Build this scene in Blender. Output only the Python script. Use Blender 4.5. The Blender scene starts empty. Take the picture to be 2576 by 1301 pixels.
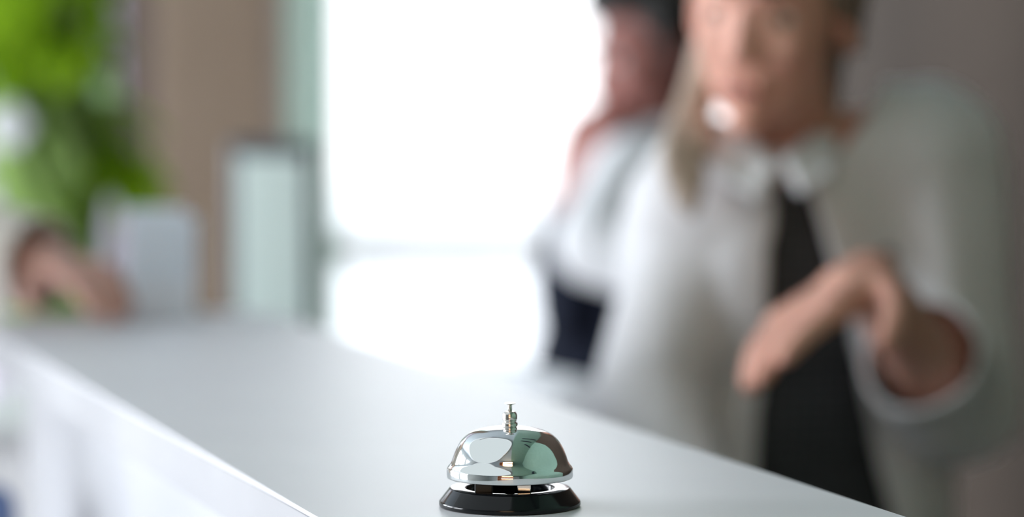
import bpy, bmesh, math, random
from mathutils import Vector, Matrix, Quaternion

random.seed(7)
R = math.radians
S = bpy.context.scene
COL = S.collection

# ------------------------------------------------------------------ camera, world, lights, exposure
FPX = 7490.0                       # focal length in pixels of a 2576 px wide frame
CAM = Vector((0.0, -1.80, 1.36))
PITCH = R(3.5)
cam_d = bpy.data.cameras.new('camera')
cam_d.sensor_width = 36.0
cam_d.lens = 36.0 * FPX / 2576.0
cam_d.clip_start = 0.05
cam_d.clip_end = 200
cam_d.dof.use_dof = True
cam_d.dof.focus_distance = 1.775
cam_d.dof.aperture_fstop = 2.35
cam_d.dof.aperture_blades = 0
cam = bpy.data.objects.new('camera', cam_d)
cam.location = CAM
cam.rotation_euler = (R(90) - PITCH, 0, 0)
COL.objects.link(cam)
S.camera = cam

S.view_settings.view_transform = 'Standard'
S.view_settings.look = 'None'
S.view_settings.gamma = 1.0
S.view_settings.use_curve_mapping = False
S.view_settings.exposure = 0.42
S.cycles.max_bounces = 10
S.cycles.diffuse_bounces = 5
S.cycles.transparent_max_bounces = 12
S.cycles.caustics_reflective = False
S.cycles.caustics_refractive = False
S.cycles.sample_clamp_indirect = 4.0

W = bpy.data.worlds.new('sky')
S.world = W
W.use_nodes = True
nt = W.node_tree
nt.nodes.clear()
wo = nt.nodes.new('ShaderNodeOutputWorld')
bg = nt.nodes.new('ShaderNodeBackground')
tc = nt.nodes.new('ShaderNodeTexCoord')
sx = nt.nodes.new('ShaderNodeSeparateXYZ')
rp = nt.nodes.new('ShaderNodeValToRGB')
rp.color_ramp.elements[0].position = 0.0
rp.color_ramp.elements[0].color = (0.95, 0.965, 1.0, 1)
rp.color_ramp.elements[1].position = 0.6
rp.color_ramp.elements[1].color = (0.86, 0.93, 1.0, 1)
nt.links.new(tc.outputs['Generated'], sx.inputs[0])
nt.links.new(sx.outputs['Z'], rp.inputs[0])
nt.links.new(rp.outputs[0], bg.inputs['Color'])
bg.inputs['Strength'].default_value = 2.25
nt.links.new(bg.outputs[0], wo.inputs[0])


def area(name, loc, rot, sx_, sy_, power, color):
    l = bpy.data.lights.new(name, 'AREA')
    l.shape = 'RECTANGLE'
    l.size = sx_
    l.size_y = sy_
    l.energy = power
    l.color = color
    o = bpy.data.objects.new(name, l)
    o.location = loc
    o.rotation_euler = rot
    COL.objects.link(o)
    return o


# daylight entering by the tall side windows and the window at the back of the room
area('daylight_side_windows', (-4.25, 1.9, 1.5), (0, R(-90), 0), 2.2, 5.2, 430, (0.90, 0.94, 1.0))
area('daylight_back_window', (0.2, 4.95, 1.6), (R(-90), 0, 0), 1.2, 2.4, 22, (0.95, 0.97, 1.0))


# ------------------------------------------------------------------ helpers
_a = math.cos(PITCH)
_b = math.sin(PITCH)


def at(px, py, D):
    """point at depth D (metres along +Y from the camera) seen at a photo pixel"""
    u = (px - 1288.0) / FPX
    v = -(py - 650.5) / FPX
    d = Vector((u, _a + v * _b, -_b + v * _a))
    return CAM + d * (D / d.y)


def principled(name, base, rough=0.5, metal=0.0, spec=0.5, **kw):
    m = bpy.data.materials.new(name)
    m.use_nodes = True
    b = m.node_tree.nodes['Principled BSDF']
    b.inputs['Base Color'].default_value = (*base, 1)
    b.inputs['Roughness'].default_value = rough
    b.inputs['Metallic'].default_value = metal
    b.inputs['Specular IOR Level'].default_value = spec
    for k, v in kw.items():
        b.inputs[k.replace('_', ' ')].default_value = v
    return m


def noisy(name, c1, c2, scale=20, rough=0.6, bump=0.0, spec=0.4, detail=4, **kw):
    m = principled(name, c1, rough, 0, spec, **kw)
    t = m.node_tree
    b = t.nodes['Principled BSDF']
    co = t.nodes.new('ShaderNodeTexCoord')
    n = t.nodes.new('ShaderNodeTexNoise')
    n.inputs['Scale'].default_value = scale
    n.inputs['Detail'].default_value = detail
    r = t.nodes.new('ShaderNodeValToRGB')
    r.color_ramp.elements[0].position = 0.35
    r.color_ramp.elements[1].position = 0.65
    r.color_ramp.elements[0].color = (*c1, 1)
    r.color_ramp.elements[1].color = (*c2, 1)
    t.links.new(co.outputs['Object'], n.inputs['Vector'])
    t.links.new(n.outputs['Fac'], r.inputs[0])
    t.links.new(r.outputs[0], b.inputs['Base Color'])
    if bump:
        bp = t.nodes.new('ShaderNodeBump')
        bp.inputs['Strength'].default_value = bump
        bp.inputs['Distance'].default_value = 0.002
        t.links.new(n.outputs['Fac'], bp.inputs['Height'])
        t.links.new(bp.outputs[0], b.inputs['Normal'])
    return m


def glass_mat(name, tint=(1, 1, 1), refl=0.06):
    m = bpy.data.materials.new(name)
    m.use_nodes = True
    t = m.node_tree
    t.nodes.clear()
    out = t.nodes.new('ShaderNodeOutputMaterial')
    tr = t.nodes.new('ShaderNodeBsdfTransparent')
    tr.inputs[0].default_value = (*tint, 1)
    gl = t.nodes.new('ShaderNodeBsdfGlossy')
    gl.inputs['Roughness'].default_value = 0.02
    mx = t.nodes.new('ShaderNodeMixShader')
    mx.inputs[0].default_value = refl
    t.links.new(tr.outputs[0], mx.inputs[1])
    t.links.new(gl.outputs[0], mx.inputs[2])
    t.links.new(mx.outputs[0], out.inputs[0])
    return m


def emit_mat(name, color, strength):
    m = bpy.data.materials.new(name)
    m.use_nodes = True
    t = m.node_tree
    t.nodes.clear()
    out = t.nodes.new('ShaderNodeOutputMaterial')
    e = t.nodes.new('ShaderNodeEmission')
    e.inputs[0].default_value = (*color, 1)
    e.inputs[1].default_value = strength
    t.links.new(e.outputs[0], out.inputs[0])
    return m


def leafy(name, c, trans=0.5, c2=None):
    m = bpy.data.materials.new(name)
    m.use_nodes = True
    t = m.node_tree
    t.nodes.clear()
    out = t.nodes.new('ShaderNodeOutputMaterial')
    d = t.nodes.new('ShaderNodeBsdfDiffuse')
    l = t.nodes.new('ShaderNodeBsdfTranslucent')
    mx = t.nodes.new('ShaderNodeMixShader')
    mx.inputs[0].default_value = trans
    co = t.nodes.new('ShaderNodeTexCoord')
    n = t.nodes.new('ShaderNodeTexNoise')
    n.inputs['Scale'].default_value = 9
    r = t.nodes.new('ShaderNodeValToRGB')
    r.color_ramp.elements[0].color = (*c, 1)
    r.color_ramp.elements[1].color = (*(c2 or c), 1)
    t.links.new(co.outputs['Object'], n.inputs['Vector'])
    t.links.new(n.outputs['Fac'], r.inputs[0])
    for x in (d, l):
        t.links.new(r.outputs[0], x.inputs['Color'])
    t.links.new(d.outputs[0], mx.inputs[1])
    t.links.new(l.outputs[0], mx.inputs[2])
    t.links.new(mx.outputs[0], out.inputs[0])
    return m


def link_mesh(name, me, mat, parent=None, smooth=True):
    o = bpy.data.objects.new(name, me)
    COL.objects.link(o)
    if mat:
        me.materials.append(mat)
    if smooth:
        for p in me.polygons:
            p.use_smooth = True
    if parent:
        o.parent = parent
        o.matrix_parent_inverse = parent.matrix_basis.inverted()
    return o


def obj(name, bm, mat, parent=None, smooth=False):
    me = bpy.data.meshes.new(name)
    bmesh.ops.recalc_face_normals(bm, faces=bm.faces[:])
    bm.to_mesh(me)
    bm.free()
    return link_mesh(name, me, mat, parent, smooth)


def thing(name, label, cat, loc=(0, 0, 0), group=None):
    o = bpy.data.objects.new(name, None)
    COL.objects.link(o)
    o.empty_display_size = 0.05
    o.location = loc
    o['label'] = label
    o['category'] = cat
    if group:
        o['group'] = group
    return o


def tag(o, label, cat, group=None):
    o['label'] = label
    o['category'] = cat
    if group:
        o['group'] = group
    return o


def struct(o):
    o['kind'] = 'structure'
    return o


def box(bm, c, s, M=None, bevel=0.0, seg=2):
    r = bmesh.ops.create_cube(bm, size=1.0)
    vs = r['verts']
    for v in vs:
        v.co = Vector((v.co.x * s[0], v.co.y * s[1], v.co.z * s[2]))
    if bevel:
        es = list({e for v in vs for e in v.link_edges})
        rr = bmesh.ops.bevel(bm, geom=es, offset=bevel, segments=seg, affect='EDGES', profile=0.5)
        vs = list({v for f in rr['faces'] for v in f.verts} | {v for v in vs if v.is_valid})
    for v in vs:
        v.co = (M @ v.co if M else v.co) + Vector(c)
    return vs


def abox(bm, lo, hi, **k):
    lo, hi = Vector(lo), Vector(hi)
    return box(bm, (lo + hi) / 2, hi - lo, **k)


def frame_of(d, hint=Vector((0, 0, 1))):
    d = d.normalized()
    if abs(d.dot(hint)) > 0.95:
        hint = Vector((1, 0, 0))
    x = hint.cross(d).normalized()
    y = d.cross(x)
    return x, y, d


def cap(bm, p0, r0, p1, r1, seg=16, rings=5, flat=(1, 1), hint=None, ends=(True, True)):
    """tapered capsule; flat = cross-section scale in its two side directions"""
    p0, p1 = Vector(p0), Vector(p1)
    d = p1 - p0
    x, y, z = frame_of(d, hint or Vector((0, 0, 1)))
    prof = []
    if ends[0]:
        for i in range(rings):
            a = math.pi / 2 * i / rings
            prof.append((p0 - z * r0 * math.cos(a), max(r0 * math.sin(a), 1e-4)))
    prof.append((p0, r0))
    prof.append((p1, r1))
    if ends[1]:
        for i in range(1, rings + 1):
            a = math.pi / 2 * i / rings
            prof.append((p1 + z * r1 * math.sin(a), max(r1 * math.cos(a), 1e-4)))
    loops = []
    for c, r in prof:
        loops.append([bm.verts.new(c + x * (math.cos(t) * r * flat[0]) + y * (math.sin(t) * r * flat[1]))
                      for t in [2 * math.pi * k / seg for k in range(seg)]])
    for a, b in zip(loops, loops[1:]):
        for k in range(seg):
            bm.faces.new((a[k], a[(k + 1) % seg], b[(k + 1) % seg], b[k]))
    bm.faces.new(loops[0][::-1])
    bm.faces.new(loops[-1])


def ell(bm, c, r, M=None, seg=24, rings=14):
    res = bmesh.ops.create_uvsphere(bm, u_segments=seg, v_segments=rings, radius=1.0)
    for v in res['verts']:
        p = Vector((v.co.x * r[0], v.co.y * r[1], v.co.z * r[2]))
        v.co = (M @ p if M else p) + Vector(c)


def tube(bm, pts, rad, seg=10, closed_ends=True):
    pts = [Vector(p) for p in pts]
    n = len(pts)
    loops = []
    for i, p in enumerate(pts):
        d = (pts[min(i + 1, n - 1)] - pts[max(i - 1, 0)]).normalized()
        x, y, z = frame_of(d)
        r = rad[i] if isinstance(rad, (list, tuple)) else rad
        loops.append([bm.verts.new(p + x * math.cos(t) * r + y * math.sin(t) * r)
                      for t in [2 * math.pi * k / seg for k in range(seg)]])
    for a, b in zip(loops, loops[1:]):
        for k in range(seg):
            bm.faces.new((a[k], a[(k + 1) % seg], b[(k + 1) % seg], b[k]))
    if closed_ends:
        bm.faces.new(loops[0][::-1])
        bm.faces.new(loops[-1])


def lathe(bm, prof, c=(0, 0, 0), seg=96, M=None):
    """prof: list of (radius, z); a closed solid of revolution when it starts and ends at radius 0"""
    c = Vector(c)
    loops = []
    for r, z in prof:
        if r < 1e-7:
            p = Vector((0, 0, z))
            loops.append([bm.verts.new((M @ p if M else p) + c)])
        else:
            L = []
            for k in range(seg):
                t = 2 * math.pi * k / seg
                p = Vector((r * math.cos(t), r * math.sin(t), z))
                L.append(bm.verts.new((M @ p if M else p) + c))
            loops.append(L)
    for a, b in zip(loops, loops[1:]):
        for k in range(seg):
            k2 = (k + 1) % seg
            if len(a) == 1 and len(b) == 1:
                continue
            if len(a) == 1:
                bm.faces.new((a[0], b[k2], b[k]))
            elif len(b) == 1:
                bm.faces.new((a[k], a[k2], b[0]))
            else:
                bm.faces.new((a[k], a[k2], b[k2], b[k]))


def prism(bm, poly, z0, z1):
    lo = [bm.verts.new((x, y, z0)) for x, y in poly]
    hi = [bm.verts.new((x, y, z1)) for x, y in poly]
    n = len(poly)
    for i in range(n):
        bm.faces.new((lo[i], lo[(i + 1) % n], hi[(i + 1) % n], hi[i]))
    top = bm.faces.new(hi)
    bm.faces.new(lo[::-1])
    return top, hi


def fillet(poly, radii, n=8):
    out = []
    m = len(poly)
    for i in range(m):
        p = Vector(poly[i])
        r = radii[i]
        if r <= 0:
            out.append(tuple(p))
            continue
        a = (Vector(poly[i - 1]) - p).normalized()
        b = (Vector(poly[(i + 1) % m]) - p).normalized()
        ang = math.acos(max(-1, min(1, a.dot(b))))
        t = r / math.tan(ang / 2)
        c = p + (a + b).normalized() * (r / math.sin(ang / 2))
        s = p + a * t
        e = p + b * t
        v0, v1 = s - c, e - c
        a0 = math.atan2(v0.y, v0.x)
        a1 = math.atan2(v1.y, v1.x)
        da = (a1 - a0 + math.pi) % (2 * math.pi) - math.pi
        for k in range(n + 1):
            t_ = a0 + da * k / n
            out.append((c.x + r * math.cos(t_), c.y + r * math.sin(t_)))
    return out


def evaluated(o):
    dg = bpy.context.evaluated_depsgraph_get()
    dg.update()
    return bpy.data.meshes.new_from_object(o.evaluated_get(dg))


def fuse(name, bm, voxel, smooth=4):
    """one continuous skin grown around overlapping volumes"""
    me = bpy.data.meshes.new('tmp')
    bmesh.ops.recalc_face_normals(bm, faces=bm.faces[:])
    bm.to_mesh(me)
    bm.free()
    o = bpy.data.objects.new('tmp', me)
    COL.objects.link(o)
    m = o.modifiers.new('r', 'REMESH')
    m.mode = 'VOXEL'
    m.voxel_size = voxel
    if smooth:
        s = o.modifiers.new('s', 'SMOOTH')
        s.factor = 0.5
        s.iterations = smooth
    out = evaluated(o)
    out.name = name
    bpy.data.objects.remove(o)
    return out


def garment(name, bm, voxel, cut, thick, mat, parent, smooth=8, ripple=0.0):
    """fused cloth volume, opened where cut(point) says, then given a thickness"""
    me = fuse(name, bm, voxel, smooth)
    b = bmesh.new()
    b.from_mesh(me)
    dead = [f for f in b.faces if cut(f.calc_center_median())]
    bmesh.ops.delete(b, geom=dead, context='FACES')
    if ripple:
        from mathutils import noise
        b.normal_update()
        for v in b.verts:
            p = v.co * 14
            v.co += v.normal * ripple * noise.noise(Vector((p.x, p.y, p.z * 0.45)))
    # round off the stepped edge that the cut leaves
    for _ in range(6):
        edge = [v for v in b.verts if any(e.is_boundary for e in v.link_edges)]
        new = {}
        for v in edge:
            ns = [e.other_vert(v).co for e in v.link_edges if e.is_boundary]
            if len(ns) == 2:
                new[v] = v.co * 0.4 + (ns[0] + ns[1]) * 0.3
        for v, c in new.items():
            v.co = c
    b.to_mesh(me)
    b.free()
    o = bpy.data.objects.new('tmp', me)
    COL.objects.link(o)
    s = o.modifiers.new('s', 'SOLIDIFY')
    s.thickness = thick
    s.offset = 1.0
    me2 = evaluated(o)
    bpy.data.objects.remove(o)
    me2.name = name
    return link_mesh(name, me2, mat, parent)


# ------------------------------------------------------------------ materials
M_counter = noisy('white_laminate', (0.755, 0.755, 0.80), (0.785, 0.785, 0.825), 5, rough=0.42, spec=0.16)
M_panel = noisy('shaded_white_panel', (0.42, 0.43, 0.455), (0.46, 0.47, 0.495), 4, rough=0.4)  # white panel, darkened for shade where people would block the side light
M_edge = noisy('edge_shade', (0.37, 0.375, 0.395), (0.40, 0.405, 0.425), 8, rough=0.4, spec=0.2)  # grey that puts shade into the colour of the counter's side edge
M_kick = principled('dark_plinth', (0.06, 0.06, 0.065), 0.5)
M_chrome = principled('chrome', (0.86, 0.88, 0.88), 0.035, 1.0)
M_nickel = principled('warm_nickel', (0.80, 0.76, 0.72), 0.09, 1.0)
M_black = principled('black_enamel', (0.006, 0.007, 0.009), 0.12, 0, 0.28, Coat_Weight=0.05, Coat_Roughness=0.05)
M_darkin = principled('black_inside', (0.004, 0.004, 0.005), 0.4)
M_taupe = noisy('taupe_plaster', (0.222, 0.165, 0.122), (0.237, 0.178, 0.133), 12, rough=0.9, bump=0.1, spec=0.15)
M_darktaupe = noisy('baseboard_and_shade_taupe', (0.07, 0.052, 0.046), (0.08, 0.06, 0.053), 12, rough=0.7)  # baseboard tone; on the strip by the pillar it paints in shade
M_brown = noisy('brown_wall_paint', (0.052, 0.039, 0.030), (0.057, 0.043, 0.033), 10, rough=0.9, bump=0.1, spec=0.1)
M_pale = noisy('pale_grey_wall', (0.62, 0.65, 0.65), (0.66, 0.69, 0.69), 6, rough=0.8)
M_green = noisy('sage_green_wall', (0.17, 0.28, 0.225), (0.185, 0.30, 0.24), 6, rough=0.7)
M_jamb = noisy('pale_green_paint', (0.36, 0.52, 0.44), (0.39, 0.55, 0.47), 8, rough=0.5)
M_ceil = noisy('ceiling_paint', (0.36, 0.41, 0.44), (0.38, 0.43, 0.46), 5, rough=0.9)
M_floor = noisy('pale_stone_floor', (0.58, 0.57, 0.56), (0.66, 0.65, 0.64), 3, rough=0.3)
M_white = principled('white_frame_paint', (0.85, 0.86, 0.88), 0.4)
M_glass = glass_mat('window_glass')
M_curtain = leafy('sheer_curtain', (0.78, 0.75, 0.82), 0.25)
M_pave = noisy('pale_paving', (0.75, 0.75, 0.76), (0.82, 0.82, 0.83), 2, rough=0.8)

# ------------------------------------------------------------------ the room
ZC = 2.85
bm = bmesh.new()
abox(bm, (-4.3, -5.3, -0.1), (2.2, 5.0, 0))
struct(obj('floor', bm, M_floor))
bm = bmesh.new()
abox(bm, (-4.3, -5.3, ZC), (2.2, 5.0, ZC + 0.1))
struct(obj('ceiling', bm, M_ceil))
bm = bmesh.new()
abox(bm, (-30, -30, -0.35), (30, 40, -0.25))
struct(obj('ground', bm, M_pave))

YB = 4.60                         # face of the back wall
XJ0, XJ1 = -0.505, -0.405         # pale green jamb
XR = 0.60                         # corner with the brown wall
XL0, XL1 = -2.7, -0.80            # curtained window
bm = bmesh.new()
abox(bm, (-4.2, YB, 0), (XL0, YB + 0.2, ZC))
abox(bm, (XL1, YB, 0), (XJ0, YB + 0.2, ZC))
abox(bm, (XL0, YB, 2.6), (XL1, YB + 0.2, ZC))
abox(bm, (XL0, YB, 0), (XL1, YB + 0.2, 0.25))
abox(bm, (XJ0, YB, 2.65), (XR + 0.1, YB + 0.2, ZC))
struct(obj('wall_back', bm, M_taupe))

# brown wall, running forward at a slight angle; its nearer half is sage green
P0, P1 = Vector((XR, YB, 0)), Vector((1.6, -5.2, 0))
Mr = Matrix.Rotation(math.atan2((P1 - P0).y, (P1 - P0).x), 3, 'Z')


def side_wall(name, t0, t1, mat):
    p_, q_ = P0.lerp(P1, t0), P0.lerp(P1, t1)
    m_ = (p_ + q_) / 2 + Mr @ Vector((0, 0.06, 0))
    bm = bmesh.new()
    box(bm, (m_.x, m_.y, ZC / 2), ((q_ - p_).length, 0.12, ZC), Mr)
    struct(obj(name, bm, mat))
    bm = bmesh.new()
    m_ = (p_ + q_) / 2 + Mr @ Vector((0, -0.006, 0))
    box(bm, (m_.x, m_.y, 0.05), ((q_ - p_).length, 0.012, 0.10), Mr)
    return bm


struct(obj('baseboard_right', side_wall('wall_right', -0.02, 0.43, M_brown), M_darktaupe))
struct(obj('baseboard_right_front', side_wall('wall_right_front', 0.43, 1.0, M_green), M_white))

# wall with tall windows on the daylight side
bm = bmesh.new()
abox(bm, (-4.2, -5.2, 0), (-4.0, YB, 0.35))
abox(bm, (-4.2, -5.2, 2.55), (-4.0, YB, ZC))
wy = [(-0.5, 0.9), (1.2, 2.6), (2.9, 4.3)]
edges = [-5.2] + [v for w in wy for v in w] + [YB]
for i in range(0, len(edges), 2):
    abox(bm, (-4.2, edges[i], 0.35), (-4.0, edges[i + 1], 2.55))
struct(obj('wall_left', bm, M_pale))


def window(name, lo, hi, axis, mat_f, rails=(), mull=(), w=0.05):
    """frame + pane in a wall opening; axis = the wall normal axis"""
    lo, hi = Vector(lo), Vector(hi)
    bmf = bmesh.new()
    a = 1 - axis                      # horizontal in-plane axis
    c = (lo[axis] + hi[axis]) / 2

    def bar(a0, a1, z0, z1, t=0.06):
        p, q_ = Vector((0, 0, z0)), Vector((0, 0, z1))
        p[a], q_[a] = a0, a1
        p[axis], q_[axis] = c - t / 2, c + t / 2
        abox(bmf, p, q_)
    bar(lo[a], lo[a] + w, lo.z, hi.z)
    bar(hi[a] - w, hi[a], lo.z, hi.z)
    bar(lo[a] + w, hi[a] - w, lo.z, lo.z + w)
    bar(lo[a] + w, hi[a] - w, hi.z - w, hi.z)
    for z in rails:
        bar(lo[a] + w, hi[a] - w, z - 0.033, z + 0.033, 0.055)
    for m_ in mull:
        bar(m_ - 0.02, m_ + 0.02, lo.z + w, hi.z - w, 0.052)
    f = struct(obj(name, bmf, mat_f))
    bmg = bmesh.new()
    p, q_ = lo.copy(), hi.copy()
    p[axis], q_[axis] = c - 0.004, c + 0.004
    p[a] += w
    q_[a] -= w
    p.z += w
    q_.z -= w
    abox(bmg, p, q_)
    obj('pane', bmg, M_glass, f)
    return f


window('window_1', (XJ1, YB, 0), (XR + 0.02, YB + 0.2, 2.65), 1, M_white, rails=(0.985,), w=0.03)
window('window_2', (XL0, YB, 0.25), (XL1, YB + 0.2, 2.6), 1, M_white, mull=(-1.75,))
for i, (a0, a1) in enumerate(wy):
    window('window_%d' % (i + 3), (-4.2, a0, 0.35), (-4.0, a1, 2.55), 0, M_white, mull=((a0 + a1) / 2,))
bm = bmesh.new()
abox(bm, (XJ0, YB - 0.05, 0), (XJ1, YB + 0.2, ZC), bevel=0.004)
struct(obj('trim_1', bm, M_jamb))

# taupe pillar and a strip coloured dark for the shaded wall beside it
bm = bmesh.new()
abox(bm, (-0.632, 3.45, 0), (-0.418, 3.85, ZC), bevel=0.008)
struct(obj('pillar', bm, M_taupe))
bm = bmesh.new()
abox(bm, (-0.765, 4.0, 0), (-0.60, 4.12, ZC), bevel=0.004)
struct(obj('trim_2', bm, M_darktaupe))

# wall behind the photographer: pale part and sage green part (seen in the bell)
bm = bmesh.new()
abox(bm, (-4.2, -5.3, 0), (1.75, -5.2, ZC))
struct(obj('wall_front', bm, M_pale))
# sage green soffit over the people's side, and dark rails on it (seen in the bell)
bm = bmesh.new()
abox(bm, (0.12, -5.1, ZC - 0.05), (2.1, 4.4, ZC))
struct(obj('ceiling_soffit', bm, M_green))
M_rail = principled('dark_rail', (0.02, 0.025, 0.04), 0.5)
for i, (x, y, l_, a) in enumerate([(0.62, 0.75, 0.55, 3), (0.60, 0.25, 0.45, 0), (0.85, -0.35, 0.50, -35), (-0.75, 1.1, 0.7, 8)]):
    bm = bmesh.new()
    z_ = ZC - 0.05 if x > 0 else ZC
    box(bm, (x, y, z_ - 0.025), (l_, 0.10, 0.05), Matrix.Rotation(R(a), 3, 'Z'))
    struct(obj('trim_%d' % (i + 3), bm, M_rail))

# ------------------------------------------------------------------ reception counter
ZT = 1.10
ud = Vector((-math.sin(R(18.1)), math.cos(R(18.1))))     # runs away from the camera to the left
un = Vector((ud.y, -ud.x))                               # across, towards the people


def onplane(px, py, z=ZT):
    u = (px - 1288.0) / FPX
    v = -(py - 650.5) / FPX
    d_ = Vector((u, _a + v * _b, -_b + v * _a))
    t = (z - CAM.z) / d_.z
    p = CAM + d_ * t
    return Vector((p.x, p.y))


eR = onplane(2280, 1301)
eL = onplane(800, 1301)
cr = eR.dot(un)
cl = eL.dot(un)
far = onplane(640, 782).dot(ud)
near = -1.15


def cp(a, c):
    p = ud * a + un * c
    return (p.x, p.y)


counter = thing('reception_counter', 'long white reception counter with the silver service bell on its top', 'counter',
                (*cp(0, (cl + cr) / 2), 0))
poly = fillet([cp(near, cl), cp(near, cr), cp(far, cr), cp(far, cl)], [0.01, 0.01, 0.06, 0.03], 10)
bm = bmesh.new()
prism(bm, poly, ZT - 0.036, ZT)
es = [e for e in bm.edges if abs(e.verts[0].co.z - e.verts[1].co.z) < 1e-6]
bmesh.ops.bevel(bm, geom=es, offset=0.0022, segments=3, affect='EDGES', profile=0.5)
obj('countertop', bm, M_counter, counter)
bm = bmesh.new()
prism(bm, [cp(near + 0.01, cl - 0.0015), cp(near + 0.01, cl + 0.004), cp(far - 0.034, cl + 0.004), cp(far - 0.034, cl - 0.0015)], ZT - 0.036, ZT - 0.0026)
obj('shade_band', bm, M_edge, counter)  # added strip, its grey stands for shade on the white edge
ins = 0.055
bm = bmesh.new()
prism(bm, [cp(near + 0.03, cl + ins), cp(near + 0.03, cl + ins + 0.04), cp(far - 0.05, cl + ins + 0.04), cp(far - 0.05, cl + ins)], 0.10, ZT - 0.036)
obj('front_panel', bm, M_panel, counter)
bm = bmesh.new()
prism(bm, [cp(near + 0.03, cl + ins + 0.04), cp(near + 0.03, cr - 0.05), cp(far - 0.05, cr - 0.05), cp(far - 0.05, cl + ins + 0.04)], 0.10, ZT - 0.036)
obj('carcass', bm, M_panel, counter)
bm = bmesh.new()
prism(bm, [cp(near + 0.06, cl + ins + 0.05), cp(near + 0.06, cr - 0.08), cp(far - 0.08, cr - 0.08), cp(far - 0.08, cl + ins + 0.05)], 0.0, 0.10)
obj('plinth', bm, M_kick, counter)

# ------------------------------------------------------------------ service bell
u_ = 0.0002440                     # metres per photo pixel at the bell
bc = Vector((-0.0013, -0.006, ZT))
bell = thing('service_bell', 'silver domed service bell on a black base, standing on the white counter', 'bell', bc)


def px_lathe(bm, prof, c=bc, seg=128, M=None):
    lathe(bm, [(r * u_, z * u_) for r, z in prof], c, seg, M)


bm = bmesh.new()
px_lathe(bm, [(0, 0.8), (171, 0.8), (174.5, 2), (176, 5), (176, 11), (175, 13.5), (173, 16),
              (152, 43), (149.5, 45.5), (146, 46.5), (130, 47), (114, 46.5), (110, 45), (109, 43), (109, 12), (0, 12)])
obj('base', bm, M_black, bell, True)
# inside of the base: hub, bracket and striker arm
bm = bmesh.new()
px_lathe(bm, [(0, 12), (12, 12), (12, 190), (0, 190)], seg=32)
pin = obj('post', bm, M_nickel, bell, True)
bm = bmesh.new()
abox(bm, bc + Vector((18 * u_, -86 * u_, 12 * u_)), bc + Vector((52 * u_, -74 * u_, 78 * u_)), bevel=0.0006)
abox(bm, bc + Vector((18 * u_, -86 * u_, 70 * u_)), bc + Vector((52 * u_, -10 * u_, 78 * u_)), bevel=0.0006)
obj('bracket', bm, M_nickel, bell)
bm = bmesh.new()
abox(bm, bc + Vector((-86 * u_, -88 * u_, 12 * u_)), bc + Vector((-42 * u_, -40 * u_, 76 * u_)), bevel=0.0008)
cap(bm, bc + Vector((-60 * u_, -50 * u_, 72 * u_)), 6 * u_, bc + Vector((-100 * u_, 30 * u_, 88 * u_)), 12 * u_)
obj('striker', bm, M_darkin, bell)
# dome, a thin shell with a flared lip
outer = [(156, 72), (156.6, 75), (156.8, 82), (156.8, 89), (156, 92.5), (153.5, 96), (150, 100), (146.5, 105.5), (143.5, 112), (141, 120),
         (138, 128), (133, 139.5), (128, 149), (121.5, 159), (115, 166.5), (107, 173.5), (97, 179.5), (85, 184.3), (70, 188.3), (50, 191.6), (32, 193.2), (16, 194)]
inner = [(r - 4, z - (0.5 if r > 140 else 3.5)) for r, z in outer]
bm = bmesh.new()
px_lathe(bm, [(r_, z_ + (3 if z_ > 85 else 0)) for r_, z_ in [(0, 194.2)] + outer[::-1] + [(154.5, 71)] + [(152.5, 72)] + inner[1:-1] + [(12, 190.2), (0, 190.2)]])
obj('dome', bm, M_chrome, bell, True)
bm = bmesh.new()
px_lathe(bm, [(r_, z_ + 2.5) for r_, z_ in [(0, 191), (16.5, 191), (17, 195), (18.8, 196), (19.3, 197.5), (19.3, 203), (18.6, 205), (16, 205.8), (15.4, 208),
              (16, 210), (17.6, 211.5), (18, 215), (18, 223), (17, 228), (14.5, 231.5), (11, 233), (7, 233.6), (0, 233.6)]], seg=64)
obj('nut', bm, M_nickel, bell, True)
bm = bmesh.new()
px_lathe(bm, [(r_, z_ + 2.5) for r_, z_ in [(0, 226), (5.6, 226), (5.6, 249), (7, 250.3), (12.8, 251.6), (14, 253), (13.6, 254), (9, 252.9), (0, 252.4)]], seg=64)
obj('plunger', bm, M_nickel, bell, True)

# ------------------------------------------------------------------ display on a desk beyond the counter
M_desk = principled('white_desk', (0.78, 0.79, 0.81), 0.4)
M_bezel = principled('dark_bezel', (0.025, 0.03, 0.04), 0.35)
M_screen = principled('pale_grey_green_screen', (0.47, 0.56, 0.53), 0.25)
desk = thing('staff_desk', 'white desk behind the far end of the counter carrying the upright display', 'desk', (-0.36, 2.05, 0))
bm = bmesh.new()
abox(bm, (-0.70, 1.80, 0.90), (-0.27, 2.30, 0.93), bevel=0.004)
obj('tabletop', bm, M_desk, desk)
for x in (-0.67, -0.30):
    bm = bmesh.new()
    abox(bm, (x - 0.02, 1.84, 0), (x + 0.02, 2.26, 0.90))
    obj('side_panel', bm, M_desk, desk)
mon = thing('monitor', 'upright display with dark bezel beside the taupe pillar', 'monitor', (-0.30, 1.95, 0.93))
Mm = Matrix.Rotation(R(-24), 3, 'Z')
cm = Vector((-0.302, 1.95, 1.118))
bm = bmesh.new()
box(bm, cm, (0.118, 0.03, 0.325), Mm, bevel=0.008)
obj('casing', bm, M_bezel, mon)
bm = bmesh.new()
box(bm, cm + Mm @ Vector((0.008, -0.0165, -0.006)), (0.094, 0.004, 0.295), Mm)
obj('screen', bm, M_screen, mon)
bm = bmesh.new()
abox(bm, (-0.37, 1.90, 0.93), (-0.275, 2.02, 0.945), bevel=0.004)
box(bm, (cm.x, cm.y + 0.02, 0.97), (0.05, 0.02, 0.06), Mm)
obj('stand', bm, M_bezel, mon)

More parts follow.
